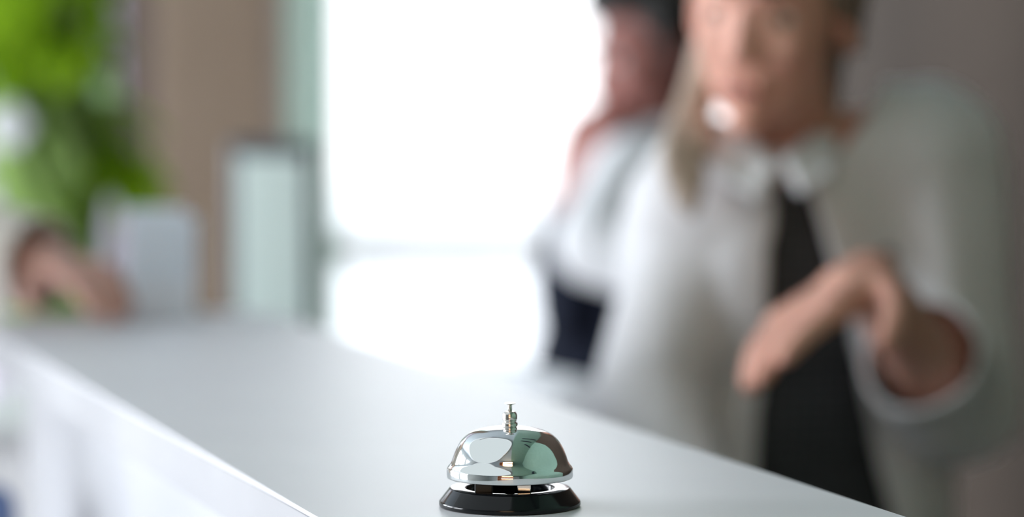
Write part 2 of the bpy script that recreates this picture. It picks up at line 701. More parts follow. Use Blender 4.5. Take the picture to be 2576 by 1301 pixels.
# leaflet stand on the far end of the counter
M_acr = leafy('frosted_acrylic', (0.88, 0.91, 0.95), 0.4)
M_leaf = leafy('pale_blue_paper', (0.84, 0.90, 0.96), 0.3)
p = at(398, 765, 3.17)
p.z = ZT
st = thing('leaflet_stand', 'pale blue leaflet stand at the far end of the counter', 'leaflet stand', p)
Ms = Matrix.Rotation(R(-12), 3, 'X')
bm = bmesh.new()
abox(bm, p + Vector((-0.040, -0.02, 0.0)), p + Vector((0.042, 0.05, 0.006)), bevel=0.002)
box(bm, p + Vector((0.0, 0.035, 0.055)), (0.076, 0.004, 0.112), Ms)
box(bm, p + Vector((0.0, -0.005, 0.022)), (0.082, 0.004, 0.042), Ms)
obj('holder', bm, M_acr, st)
bm = bmesh.new()
box(bm, p + Vector((-0.004, 0.022, 0.064)), (0.062, 0.010, 0.112), Ms)
obj('leaflet', bm, M_leaf, st)

# ------------------------------------------------------------------ white chair behind the counter
chair = thing('office_chair', 'white rounded chair back rising behind the counter in front of the bright window', 'chair', (0.20, 1.70, 0))
M_chair = principled('white_upholstery', (0.82, 0.84, 0.87), 0.55)
M_steel = principled('brushed_steel', (0.6, 0.6, 0.62), 0.3, 1.0)
Mc = Matrix.Rotation(R(-65), 3, 'Z')
bk = Vector((0.03, 1.62, 0.0))                       # foot point of the backrest


def ch(x, y, z):
    return bk + Mc @ Vector((x, y, z))


bm = bmesh.new()
box(bm, ch(0, 0, 0.77), (0.36, 0.07, 0.52), Mc @ Matrix.Rotation(R(5), 3, 'X'), bevel=0.034, seg=6)
obj('backrest', bm, M_chair, chair, True)
bm = bmesh.new()
box(bm, ch(0, 0.20, 0.49), (0.34, 0.34, 0.08), Mc, bevel=0.035, seg=5)
obj('seat', bm, M_chair, chair, True)
bm = bmesh.new()
tube(bm, [ch(0, 0.2, 0.46), ch(0, 0.2, 0.10)], 0.025)
tube(bm, [ch(0, 0.18, 0.46), ch(0, 0.04, 0.445), ch(0, -0.015, 0.50), ch(0, -0.01, 0.62)], 0.018)
obj('column', bm, M_steel, chair, True)
for k in range(5):
    t = R(72 * k + 20)
    e = ch(0.17 * math.cos(t), 0.2 + 0.17 * math.sin(t), 0.055)
    bm = bmesh.new()
    cap(bm, ch(0, 0.2, 0.10), 0.022, e, 0.014)
    lg = obj('leg', bm, M_steel, chair, True)
    bm = bmesh.new()
    lathe(bm, [(0, -0.012), (0.018, -0.012), (0.024, -0.006), (0.024, 0.006), (0.018, 0.012), (0, 0.012)], e - Vector((0, 0, 0.029)), 24, Matrix.Rotation(R(90), 3, 'X'))
    obj('caster', bm, M_kick, lg, True)

# ------------------------------------------------------------------ green plant by the curtained window
M_leaf1 = leafy('bright_leaf', (0.20, 0.36, 0.012), 0.5, (0.30, 0.48, 0.03))
M_leaf2 = leafy('soft_leaf', (0.25, 0.38, 0.11), 0.45, (0.36, 0.50, 0.18))
M_stem = principled('green_stem', (0.12, 0.20, 0.05), 0.6)
M_pot = principled('white_ceramic', (0.80, 0.80, 0.82), 0.25)
M_soil = noisy('soil', (0.03, 0.02, 0.015), (0.06, 0.04, 0.03), 60, rough=0.95)
M_glint = leafy('white_glint', (0.88, 0.89, 0.93), 0.35)  # pale colour standing for a bright glint
M_glint_green = leafy('pale_green_glint', (0.42, 0.62, 0.32), 0.3)
pc = Vector((-0.685, 2.62, 0))
plant = thing('potted_plant', 'tall bright green leafy plant in a white pot before the sheer curtain', 'plant', pc)
bm = bmesh.new()
lathe(bm, [(0, 0), (0.10, 0), (0.11, 0.01), (0.145, 0.40), (0.15, 0.42), (0.135, 0.42), (0.13, 0.38), (0, 0.38)], pc, 48)
obj('pot', bm, M_pot, plant, True)
bm = bmesh.new()
lathe(bm, [(0, 0.381), (0.128, 0.381), (0.10, 0.392), (0, 0.396)], pc, 32)
obj('soil', bm, M_soil, plant, True)


def leaf_blade(bm, base, dirv, length, width, droop, fold=0.25, n=9):
    dirv = dirv.normalized()
    side = dirv.cross(Vector((0, 0, 1)))
    if side.length < 0.05:
        side = Vector((1, 0, 0))
    side.normalize()
    p_ = Vector(base)
    dd = dirv.copy()
    rows = []
    for i in range(n + 1):
        t = i / n
        w = width * (math.sin(math.pi * min(1, t * 0.92 + 0.06)) ** 0.7) * 0.5
        up = side.cross(dd)
        rows.append([bm.verts.new(p_ - side * w + up * w * fold), bm.verts.new(p_), bm.verts.new(p_ + side * w + up * w * fold)])
        dd = (dd + Vector((0, 0, -droop / n))).normalized()
        p_ = p_ + dd * length / n
    for a, b in zip(rows, rows[1:]):
        for k in range(2):
            bm.faces.new((a[k], a[k + 1], b[k + 1], b[k]))


tops = []
for k in range(5):
    t = R(72 * k + 10)
    b0 = pc + Vector((0.04 * math.cos(t), 0.04 * math.sin(t), 0.38))
    tp = pc + Vector((0.05 * math.cos(t + 0.4), 0.08 * math.sin(t + 0.4), 1.22 + 0.09 * k))
    bm = bmesh.new()
    tube(bm, [b0, b0.lerp(tp, 0.5) + Vector((0.01, 0.008, 0)), tp], [0.012, 0.010, 0.007])
    obj('stem', bm, M_stem, plant, True)
    tops.append((b0, tp))
rnd = random.Random(3)
for kind, mat, n_, z0, z1 in (('leaves', M_leaf1, 150, 1.36, 1.66), ('lower_leaves', M_leaf2, 100, 0.85, 1.30)):
    bm = bmesh.new()
    for i in range(n_):
        b0, tp = tops[i % 5]
        z = rnd.uniform(z0, z1)
        t = (z - b0.z) / (tp.z - b0.z)
        ps = b0.lerp(tp, min(t, 1))
        th = rnd.uniform(0, 2 * math.pi)
        if kind == 'leaves':
            dv = Vector((math.cos(th), math.sin(th), rnd.uniform(0.2, 1.0)))
            leaf_blade(bm, ps, dv, rnd.uniform(0.13, 0.20) * (0.55 if z < 1.47 and dv.x > 0.2 else 1.0), rnd.uniform(0.05, 0.085), rnd.uniform(1.2, 2.3))
        else:
            dv = Vector((math.cos(th) * 0.14, math.sin(th) * 0.3, rnd.uniform(0.5, 1.0)))
            leaf_blade(bm, ps, dv, rnd.uniform(0.16, 0.26), rnd.uniform(0.025, 0.045), rnd.uniform(0.0, 0.6))
    lv = obj(kind, bm, mat, plant, True)
    lv['kind'] = 'stuff'
for (px, py, Dp, rr) in ((22, 315, 4.3, 0.030), (268, 222, 4.32, 0.016)):  # blurred points of light between leaves, made as white and green flower shapes
    c = at(px, py, Dp)
    bm = bmesh.new()
    for k in range(5):
        t = 2 * math.pi * k / 5
        ell(bm, c + Vector((math.cos(t) * rr * 0.6, 0, math.sin(t) * rr * 0.6)), (rr * 0.6, rr * 0.18, rr * 0.6), None, 14, 8)
    ell(bm, c + Vector((0, -rr * 0.15, 0)), (rr * 0.25,) * 3, None, 10, 8)
    bl = obj('glint_disc', bm, M_glint if rr > 0.02 else M_glint_green, plant, True)
    bm = bmesh.new()
    q = pc + Vector((0, 0, c.z - 0.12))
    tube(bm, [q, q.lerp(c, 0.6) + Vector((0, 0, 0.03)), c + Vector((0, 0.004, 0))], 0.003)
    obj('stalk', bm, M_stem, bl, True)

# sheer curtain in front of the second back window
bm = bmesh.new()
n = 150
x0, x1 = -1.75, -0.80
rows = []
for z in (0.03, 0.9, 1.8, 2.66):
    row = []
    for i in range(n + 1):
        x = x0 + (x1 - x0) * i / n
        row.append(bm.verts.new((x, YB - 0.10 + 0.025 * math.sin(i * 0.62) + 0.008 * math.sin(i * 1.7 + z), z)))
    rows.append(row)
for a, b in zip(rows, rows[1:]):
    for i in range(n):
        bm.faces.new((a[i], a[i + 1], b[i + 1], b[i]))
cur = thing('curtain', 'sheer white curtain hanging behind the green plant', 'curtain', (-1.28, YB - 0.1, 0))
obj('fabric', bm, M_curtain, cur, True)
bm = bmesh.new()
tube(bm, [(-2.8, YB - 0.10, 2.68), (-0.78, YB - 0.10, 2.68)], 0.012)
obj('rod', bm, M_steel, cur, True)

# ------------------------------------------------------------------ people
FINGERS = ((-0.030, 0.078, 0.40), (-0.010, 0.088, 0.42), (0.010, 0.082, 0.42), (0.029, 0.064, 0.42))


def hand_parts(bm, wrist, dirv, palm_n, curl=0.5, thumb_side=1, sc=1.0, curls=None):
    """palm, four separate bent fingers and a thumb leaving the side of the palm"""
    z = dirv.normalized()
    n_ = (palm_n - z * palm_n.dot(z)).normalized()        # direction the palm faces
    x = z.cross(n_).normalized() * thumb_side              # across the palm; thumb at -x
    w = Vector(wrist)
    cap(bm, w, 0.025 * sc, w + z * 0.03 * sc, 0.027 * sc, flat=(1, 0.8), hint=n_)
    for s in (-0.026, -0.009, 0.009, 0.026):
        cap(bm, w + z * 0.015 * sc + x * s * 0.6 * sc, 0.0145 * sc, w + z * 0.088 * sc + x * s * sc, 0.0125 * sc)
    for i, (off, ln, _) in enumerate(FINGERS):
        c = curls[i] if curls else curl
        p_ = w + z * 0.088 * sc + x * off * 0.92 * sc
        a = 0.0
        spread = off * 2.0
        for k, (fr, r0, r1) in enumerate(((0.46, 0.0098, 0.0090), (0.30, 0.0090, 0.0082), (0.24, 0.0082, 0.0070))):
            a += c * (0.75 if k == 0 else 0.9)
            dd = (z * math.cos(a) + n_ * math.sin(a) + x * spread * 0.25 * math.cos(a)).normalized()
            q_ = p_ + dd * ln * fr * sc
            cap(bm, p_, r0 * sc, q_, r1 * sc, seg=12, rings=4)
            p_ = q_
    p_ = w + z * 0.022 * sc - x * 0.020 * sc
    for (fx, fz, fn, ln, r0, r1) in ((-0.70, 0.62, 0.25, 0.042, 0.0145, 0.0115), (-0.42, 0.85, 0.3, 0.032, 0.0112, 0.010), (-0.18, 0.93, 0.3, 0.025, 0.0098, 0.008)):
        q_ = p_ + (x * fx + z * fz + n_ * fn).normalized() * ln * sc
        cap(bm, p_, r0 * sc, q_, r1 * sc, seg=12, rings=4)
        p_ = q_


def head_matrix(fwd, up=Vector((0, 0, 1))):
    y = fwd.normalized()
    x = y.cross(up).normalized()
    z = x.cross(y)
    return Matrix((x, y, z)).transposed()


def head_parts(bm, c, H, jaw=1.0, neck_base=None, neck_r=0.05):
    def P(*v):
        return c + H @ Vector(v)

    def E(v, r):
        ell(bm, P(*v), r, H, 20, 12)
    E((0, -0.015, 0.035), (0.074, 0.092, 0.078))
    E((0, 0.028, -0.018), (0.064, 0.062, 0.084))
    E((0, 0.034, -0.070), (0.047 * jaw, 0.046, 0.036))
    E((0, 0.070, -0.097), (0.020 * jaw, 0.017, 0.016))
    for s in (-1, 1):
        E((s * 0.034, 0.062, -0.022), (0.022, 0.022, 0.026))
        E((s * 0.076, -0.008, -0.008), (0.010, 0.022, 0.031))
        cap(bm, P(s * 0.012, 0.084, 0.028), 0.009, P(s * 0.046, 0.066, 0.028), 0.008)
        E((s * 0.010, 0.094, -0.032), (0.007, 0.008, 0.006))
    cap(bm, P(0, 0.084, 0.016), 0.006, P(0, 0.100, -0.026), 0.0085)
    cap(bm, P(-0.017, 0.084, -0.059), 0.0062, P(0.017, 0.084, -0.059), 0.0062)
    cap(bm, P(-0.014, 0.083, -0.069), 0.0068, P(0.014, 0.083, -0.069), 0.0068)
    if neck_base is not None:
        cap(bm, P(0, -0.022, -0.04), neck_r, neck_base, neck_r * 1.08)


def eyes_and_lips(c, H, body, iris):
    def P(*v):
        return c + H @ Vector(v)
    for s in (-1, 1):
        bm = bmesh.new()
        ell(bm, P(s * 0.031, 0.0665, 0.005), (0.0135, 0.0130, 0.0085), H, 16, 10)
        e = obj('eye', bm, principled('eye_white', (0.75, 0.72, 0.70), 0.2), body, True)
        bm = bmesh.new()
        ell(bm, P(s * 0.031, 0.0780, 0.005), (0.0085, 0.0035, 0.0075), H, 14, 8)
        obj('iris', bm, principled('iris', iris, 0.15), e, True)
        bm = bmesh.new()
        cap(bm, P(s * 0.014, 0.0935, 0.034), 0.0035, P(s * 0.046, 0.076, 0.036), 0.003)
        obj('eyebrow', bm, principled('eyebrow', (0.05, 0.035, 0.03), 0.8), body, True)
    bm = bmesh.new()
    cap(bm, P(-0.018, 0.0850, -0.064), 0.0042, P(0, 0.0905, -0.062), 0.0058)
    cap(bm, P(0.018, 0.0850, -0.064), 0.0042, P(0, 0.0905, -0.062), 0.0058)
    obj('lips', bm, principled('lips', (0.42, 0.14, 0.12), 0.4), body, True)


def torso_parts(bm, J, g=0.0, k=1.0):
    """chest, waist, pelvis volumes, g = how far they are let out"""
    sl, sr, nb, pv = J['shL'], J['shR'], J['neck'], J['pelvis']
    x = (sl - sr).normalized()
    up = (nb - pv).normalized()
    x = (x - up * x.dot(up)).normalized()
    y = up.cross(x)
    B = Matrix((x, y, up)).transposed()
    h = (nb - pv).length
    w = k
    ell(bm, pv + up * h * 0.70, (0.148 * w + g, 0.100 * w + g, 0.165 + g), B)
    ell(bm, pv + up * h * 0.38, (0.128 * w + g, 0.090 * w + g, 0.16 + g), B)
    ell(bm, pv + up * 0.0, (0.155 * w + g, 0.110 * w + g, 0.125 + g), B)
    mid_ = (sl + sr) / 2
    for s in (sl, sr):
        cap(bm, s, 0.052 + g, mid_.lerp(nb, 0.4), 0.062 + g * 0.6)
        cap(bm, s, 0.050 + g, pv + up * h * 0.62 + (s - mid_) * 0.45, 0.075 * w + g)
    return B


def arm(bm, s, e, w, g=0.0, r=(0.052, 0.040, 0.038, 0.026)):
    cap(bm, s, r[0] + g, e, r[1] + g)
    m_ = e.lerp(w, 0.3)
    cap(bm, e, r[1] + g * 0.9, m_, r[2] + g * 0.9)
    cap(bm, m_, r[2] + g * 0.9, w, r[3] + g * 0.8)


def leg_parts(bm, J, g=0.0, to_ankle=True):
    for sd in 'LR':
        h, k_, a_ = J['hip' + sd], J['knee' + sd], J['ank' + sd]
        cap(bm, h, 0.088 + g, k_, 0.056 + g)
        m_ = k_.lerp(a_, 0.3)
        cap(bm, k_, 0.055 + g, m_, 0.055 + g)
        cap(bm, m_, 0.055 + g, a_, 0.036 + g * 1.4)


def foot(bm, a_, fwd, g=0.0):
    f = Vector((fwd.x, fwd.y, 0)).normalized()
    g0 = Vector((a_.x, a_.y, 0))
    cap(bm, a_, 0.036 + g, g0 + Vector((0, 0, 0.045)) - f * 0.01, 0.036 + g)
    cap(bm, g0 + Vector((0, 0, 0.036 + g)) - f * 0.03, 0.030 + g, g0 + f * 0.16 + Vector((0, 0, 0.028 + g)), 0.024 + g, flat=(1.25, 0.9))


def hips(bm, J, fwd, r):
    f = Vector((fwd.x, fwd.y, 0)).normalized()
    ell(bm, J['pelvis'], r, Matrix((Vector((-f.y, f.x, 0)), f, Vector((0, 0, 1)))).transposed())


def shoes(J, fwd, mat, parent):
    for sd in 'LR':
        a_ = J['ank' + sd]
        f = Vector((fwd.x, fwd.y, 0)).normalized()
        g0 = Vector((a_.x, a_.y, 0))
        bm = bmesh.new()
        cap(bm, g0 + Vector((0, 0, 0.060)) - f * 0.012, 0.043, g0 + Vector((0, 0, 0.046)) - f * 0.01, 0.046)
        cap(bm, g0 + Vector((0, 0, 0.044)) - f * 0.03, 0.041, g0 + f * 0.165 + Vector((0, 0, 0.034)), 0.034, flat=(1.25, 1.0))
        me = fuse('shoe', bm, 0.006, 4)
        for v in me.vertices:
            v.co.z = max(v.co.z, 0.002)
        link_mesh('shoe', me, mat, parent)


def stance(J, fwd, spread=0.10):
    f = Vector((fwd.x, fwd.y, 0)).normalized()
    sx_ = Vector((-f.y, f.x, 0))                           # the person's own left
    pv = J['pelvis']
    for sd, s in (('L', 1), ('R', -1)):
        h = pv + sx_ * s * 0.085 - Vector((0, 0, 0.04))
        J['hip' + sd] = h
        J['knee' + sd] = Vector((pv.x, pv.y, 0.48)) + sx_ * s * spread + f * 0.02
        J['ank' + sd] = Vector((pv.x, pv.y, 0.075)) + sx_ * s * spread - f * 0.03


def skin(name, c1, c2):
    m = noisy(name, c1, c2, 25, rough=0.5, spec=0.35)
    b = m.node_tree.nodes['Principled BSDF']
    b.inputs['Subsurface Weight'].default_value = 0.15
    b.inputs['Subsurface Radius'].default_value = (0.01, 0.004, 0.002)
    return m


# ---- woman in the pale cardigan
J = {}
fw = Vector((-0.42, -0.90, 0)).normalized()
J['neck'] = at(1985, 372, 3.00)
J['shL'] = at(2325, 395, 3.00)
J['shR'] = at(1775, 545, 2.98)
J['pelvis'] = at(1960, 1330, 3.10)
J['elL'] = at(2395, 1010, 3.00)
J['wrL'] = at(2185, 700, 2.72)
J['elR'] = at(1650, 985, 2.95)
J['wrR'] = at(1740, 1330, 2.84)
stance(J, fw)
hc = at(1945, 28, 2.90)
Hw = head_matrix(Vector((-0.40, -0.90, -0.16)), Vector((0.10, 0, 1)))
wroot = thing('person', 'person in pale open cardigan over dark checked top, bare hand bent before the chest',
              'person', (J['pelvis'].x, J['pelvis'].y, 0), None)
M_skinw = skin('fair_skin', (0.68, 0.35, 0.27), (0.76, 0.42, 0.32))
bm = bmesh.new()
head_parts(bm, hc, Hw, 0.95, J['neck'], 0.046)
torso_parts(bm, J)
arm(bm, J['shL'], J['elL'], J['wrL'])
arm(bm, J['shR'], J['elR'], J['wrR'])
tipL = at(1725, 995, 2.50)
hand_parts(bm, J['wrL'], tipL - J['wrL'], Vector((0.1, -0.25, -1)), thumb_side=-1, sc=1.2, curls=(0.08, 0.14, 0.20, 0.28))
hand_parts(bm, J['wrR'], Vector((0.12, -0.25, -1)), Vector((0.9, 0.3, 0)), curl=0.45, thumb_side=1, sc=0.95)
leg_parts(bm, J)
for sd in 'LR':
    foot(bm, J['ank' + sd], fw)
wbody = link_mesh('body', fuse('body', bm, 0.0042, 4), M_skinw, wroot)
eyes_and_lips(hc, Hw, wbody, (0.10, 0.07, 0.04))
# hair: cap of hair and long locks down to the chest
M_hair = noisy('brown_blond_hair', (0.13, 0.095, 0.07), (0.26, 0.205, 0.15), 30, rough=0.5, spec=0.5)


def hp(*v):
    return hc + Hw @ Vector(v)


bm = bmesh.new()
ell(bm, hp(0, -0.030, 0.050), (0.088, 0.098, 0.084), Hw)
for s in (-1, 1):
    cap(bm, hp(s * 0.056, 0.020, 0.080), 0.028, hp(s * 0.074, -0.016, 0.015), 0.018)
cap(bm, hp(0, -0.07, 0.01), 0.058, hp(0.0, -0.070, -0.105), 0.048)
cap(bm, hp(-0.068, 0.012, 0.055), 0.022, hp(-0.078, 0.004, 0.010), 0.015)
cap(bm, hp(-0.078, 0.002, 0.010), 0.015, hp(-0.074, -0.020, -0.030), 0.012)
link_mesh('hair', fuse('hair', bm, 0.005, 4), M_hair, wroot)
# the tress on the window side falls forward over the chest, several locks in a paler colour for the window light
M_hair_lit = noisy('lit_tress', (0.38, 0.30, 0.235), (0.50, 0.41, 0.325), 30, rough=0.5, spec=0.4)
bm = bmesh.new()
for i in range(9):
    o1, o2 = (i % 3 - 1), (i // 3 - 1)
    q0 = hp(0.066, -0.030 + 0.01 * o2, 0.02 + 0.012 * o1)
    q1 = at(1748 + 16 * o1, 270 + 6 * o2, 2.93 + 0.012 * o2)
    q2 = at(1722 + 30 * o1, 390 + 8 * o2, 2.875 + 0.012 * o2)
    q3 = at(1728 + 14 * o1, 520 + 18 * o2 + 14 * o1, 2.865 + 0.010 * o2)
    pts_ = []
    for k in range(13):
        t = k / 12 * 3
        seg_ = min(int(t), 2)
        f = t - seg_
        A = (q0, q1, q2, q3)
        p0_, p1_, p2_, p3_ = A[max(seg_ - 1, 0)], A[seg_], A[seg_ + 1], A[min(seg_ + 2, 3)]
        pts_.append(0.5 * ((2 * p1_) + (p2_ - p0_) * f + (2 * p0_ - 5 * p1_ + 4 * p2_ - p3_) * f * f + (3 * p1_ - p0_ - 3 * p2_ + p3_) * f ** 3))
    tube(bm, pts_, [0.010 + 0.004 * math.sin(math.pi * k / 12) - (0.0, 0.002, 0.004, 0.0075)[max(0, k - 9)] for k in range(13)])
tr_ = link_mesh('tress', fuse('tress', bm, 0.0038, 2), M_hair_lit, wroot)

# dark checked top
M_check = principled('dark_check', (0.02, 0.022, 0.027), 0.9)
t = M_check.node_tree
co = t.nodes.new('ShaderNodeTexCoord')
br = t.nodes.new('ShaderNodeTexBrick')
br.offset = 0.0
br.inputs['Scale'].default_value = 34
br.inputs['Color1'].default_value = (0.030, 0.033, 0.040, 1)
br.inputs['Color2'].default_value = (0.040, 0.043, 0.050, 1)
br.inputs['Mortar'].default_value = (0.10, 0.102, 0.105, 1)
br.inputs['Mortar Size'].default_value = 0.03
br.inputs['Brick Width'].default_value = 0.4
br.inputs['Row Height'].default_value = 0.4
mp = t.nodes.new('ShaderNodeMapping')
mp.inputs['Rotation'].default_value = (R(90), 0, 0)
t.links.new(co.outputs['Object'], mp.inputs[0])
t.links.new(mp.outputs[0], br.inputs['Vector'])
t.links.new(br.outputs['Color'], t.nodes['Principled BSDF'].inputs['Base Color'])
bm = bmesh.new()
torso_parts(bm, J, 0.008)
ztop = J['neck'].z - 0.03
garment('top', bm, 0.007, lambda c: c.z > ztop or (c - J['shL']).length < 0.07 or (c - J['shR']).length < 0.07, 0.002, M_check, wroot, 4)
# skirt
M_skirt = principled('dark_skirt', (0.03, 0.032, 0.036), 0.85)
bm = bmesh.new()
pv = J['pelvis']
cap(bm, pv + Vector((0, 0, 0.10)), 0.145, pv - Vector((0, 0, 0.05)), 0.175, flat=(1.0, 0.8), hint=Vector((0, 1, 0)))
cap(bm, pv - Vector((0, 0, 0.05)), 0.175, Vector((pv.x, pv.y, 0.45)), 0.20, flat=(1.0, 0.8), hint=Vector((0, 1, 0)), ends=(True, False))
garment('skirt', bm, 0.008, lambda c: c.z < 0.46 or c.z > pv.z + 0.2, 0.003, M_skirt, wroot, 3)
# cardigan with its front open in a wedge that widens downwards
M_card = noisy('pale_grey_knit', (0.755, 0.755, 0.775), (0.795, 0.795, 0.815), 60, rough=0.95, bump=0.4, spec=0.2)
bm = bmesh.new()
B = torso_parts(bm, J, 0.024)
cap(bm, pv + Vector((0, 0, 0.05)), 0.185, pv - Vector((0, 0, 0.20)), 0.195, flat=(1.0, 0.78), hint=Vector((0, 1, 0)), ends=(True, False))
arm(bm, J['shL'], J['elL'], J['elL'].lerp(J['wrL'], 0.45), 0.020, (0.055, 0.045, 0.043, 0.040))
arm(bm, J['shR'], J['elR'], J['elR'].lerp(J['wrR'], 0.96), 0.014, (0.050, 0.042, 0.038, 0.034))
cuffL = J['elL'].lerp(J['wrL'], 0.42)
dL = (J['wrL'] - J['elL']).normalized()
cuffR = J['elR'].lerp(J['wrR'], 0.93)
dR = (J['wrR'] - J['elR']).normalized()
zt0 = at(0, 425, 2.88).z
zt1 = at(0, 1200, 2.88).z
wa, wb = at(1950, 425, 2.88).x, at(2030, 425, 2.88).x
wc, wd = at(1905, 1200, 2.94).x, at(2230, 1200, 2.94).x
tor_y = pv.y


def card_cut(c):
    if (c - cuffL).dot(dL) > 0 and (c - cuffL).length < 0.11:
        return True
    if (c - cuffR).dot(dR) > 0 and (c - cuffR).length < 0.09:
        return True
    if c.z < pv.z - 0.16:
        return True
    if (c - J['neck'] - Vector((0.0, 0.015, 0.025))).length < 0.105:
        return True
    t_ = (zt0 - c.z) / (zt0 - zt1)
    if t_ > 0 and (c.y < tor_y):
        lo = wa + (wc - wa) * min(t_, 1.4)
        hi = wb + (wd - wb) * min(t_, 1.4)
        if lo < c.x < hi:
            return (c - cuffL).length > 0.05
    return False


garment('cardigan', bm, 0.006, card_cut, 0.005, M_card, wroot, 8, ripple=0.011)
# white collar folded at the neck
M_collar = principled('white_cotton', (0.86, 0.87, 0.90), 0.8)
nbw = J['neck']


def plate(bm, pts, th):
    """thick polygon through the given points, thickened along its normal"""
    pts = [Vector(p_) for p_ in pts]
    n_ = (pts[1] - pts[0]).cross(pts[-1] - pts[0]).normalized() * th / 2
    a_ = [bm.verts.new(p_ + n_) for p_ in pts]
    b_ = [bm.verts.new(p_ - n_) for p_ in pts]
    c_ = sum(pts, Vector()) / len(pts)
    ca, cb = bm.verts.new(c_ + n_), bm.verts.new(c_ - n_)
    for i in range(len(pts)):
        j = (i + 1) % len(pts)
        bm.faces.new((a_[i], a_[j], ca))
        bm.faces.new((b_[j], b_[i], cb))
        bm.faces.new((a_[i], b_[i], b_[j], a_[j]))


bm = bmesh.new()
plate(bm, [at(1785, 300, 2.95), at(1880, 325, 2.90), at(1955, 430, 2.855), at(1905, 505, 2.84), at(1805, 440, 2.85), at(1765, 360, 2.91)], 0.014)
plate(bm, [at(1965, 400, 2.86), at(2045, 335, 2.92), at(2110, 345, 2.93), at(2085, 440, 2.855), at(2015, 490, 2.845)], 0.014)
for k in range(14):
    t0, t1 = 2 * math.pi * k / 14, 2 * math.pi * (k + 1) / 14
    ring_ = [nbw + Vector((math.cos(t) * 0.058, math.sin(t) * 0.056, 0.012 + 0.022 * math.sin(t))) for t in (t0, t1)]
    cap(bm, ring_[0], 0.012, ring_[1], 0.012)
link_mesh('collar', fuse('collar', bm, 0.0045, 3), M_collar, wroot)
M_shoe = principled('black_leather', (0.012, 0.012, 0.013), 0.35)
shoes(J, fw, M_shoe, wroot)

# ---- man with dark hair, white shirt and navy waistcoat
J = {}
fm = Vector((-0.93, -0.36, 0)).normalized()
DM = 4.20
J['neck'] = at(1650, 405, DM)
J['shL'] = at(1605, 455, DM - 0.17)
J['shR'] = at(1520, 510, DM + 0.15)
J['pelvis'] = at(1580, 1060, DM + 0.05)
J['pelvis'].z = 0.93
J['elL'] = at(1505, 610, DM - 0.28)
J['wrL'] = at(1650, 690, DM - 0.34)
J['elR'] = at(1520, 640, DM + 0.08)
J['wrR'] = at(1432, 505, DM - 0.05)
stance(J, fm)
hc = at(1652, 135, DM - 0.02)
Hm = head_matrix(Vector((-0.93, -0.32, -0.25)), Vector((-0.12, 0, 1)))
mroot = thing('person', 'person with short dark hair, white shirt and navy waistcoat, hand raised to the chin', 'person',
              (J['pelvis'].x, J['pelvis'].y, 0))
M_skinm = skin('tan_skin', (0.31, 0.125, 0.105), (0.36, 0.155, 0.13))
bm = bmesh.new()
head_parts(bm, hc, Hm, 1.1, J['neck'], 0.054)
torso_parts(bm, J)
arm(bm, J['shL'], J['elL'], J['wrL'])
arm(bm, J['shR'], J['elR'], J['wrR'])
hand_parts(bm, J['wrL'], Vector((0.7, -0.3, -0.3)), Vector((0, 0.2, -1)), 0.4, 1)
hand_parts(bm, J['wrR'], at(1475, 350, DM - 0.08) - J['wrR'], Vector((0.8, 0.5, 0.1)), 0.55, -1)
leg_parts(bm, J)
for sd in 'LR':
    foot(bm, J['ank' + sd], fm)
mbody = link_mesh('body', fuse('body', bm, 0.0045, 4), M_skinm, mroot)
eyes_and_lips(hc, Hm, mbody, (0.03, 0.02, 0.015))
M_hairm = noisy('black_hair', (0.012, 0.011, 0.011), (0.03, 0.027, 0.025), 40, rough=0.5)


def hm(*v):
    return hc + Hm @ Vector(v)


bm = bmesh.new()
ell(bm, hm(0, -0.030, 0.056), (0.084, 0.094, 0.076), Hm)
ell(bm, hm(0, 0.040, 0.090), (0.060, 0.050, 0.034), Hm)
for s in (-1, 1):
    cap(bm, hm(s * 0.074, 0.012, 0.04), 0.018, hm(s * 0.074, 0.010, -0.018), 0.008)
cap(bm, hm(0, -0.075, 0.0), 0.055, hm(0, -0.065, -0.06), 0.040)
link_mesh('hair', fuse('hair', bm, 0.005, 3), M_hairm, mroot)
M_shirt = noisy('white_shirt', (0.86, 0.87, 0.90), (0.89, 0.90, 0.93), 50, rough=0.8)
bm = bmesh.new()
torso_parts(bm, J, 0.010)
arm(bm, J['shL'], J['elL'], J['elL'].lerp(J['wrL'], 0.95), 0.011, (0.056, 0.046, 0.042, 0.034))
arm(bm, J['shR'], J['elR'], J['elR'].lerp(J['wrR'], 0.95), 0.014, (0.052, 0.044, 0.040, 0.034))
cL, dL2 = J['elL'].lerp(J['wrL'], 0.92), (J['wrL'] - J['elL']).normalized()
cR, dR2 = J['elR'].lerp(J['wrR'], 0.85), (J['wrR'] - J['elR']).normalized()
nk = J['neck']
pvm = J['pelvis']
garment('shirt', bm, 0.006, lambda c: ((c - cL).dot(dL2) > 0 and (c - cL).length < 0.08) or ((c - cR).dot(dR2) > 0 and (c - cR).length < 0.08)
        or (c - nk - Vector((-0.01, 0, 0.02))).length < 0.075 or c.z < pvm.z - 0.05, 0.003, M_shirt, mroot, 8, ripple=0.005)
bm = bmesh.new()
for k in range(12):
    t0, t1 = 2 * math.pi * k / 12, 2 * math.pi * (k + 1) / 12
    cap(bm, nk + Vector((math.cos(t0) * 0.064, math.sin(t0) * 0.064, 0.028 + 0.02 * math.sin(t0))), 0.014,
        nk + Vector((math.cos(t1) * 0.064, math.sin(t1) * 0.064, 0.028 + 0.02 * math.sin(t1))), 0.014)
link_mesh('collar', fuse('collar', bm, 0.005, 3), M_shirt, mroot)
M_navy = noisy('navy_wool', (0.004, 0.006, 0.014), (0.007, 0.010, 0.022), 60, rough=0.9, spec=0.2)
bm = bmesh.new()
torso_parts(bm, J, 0.026, 1.0)
ell(bm, at(1446, 700, DM), (0.052, 0.11, 0.135))
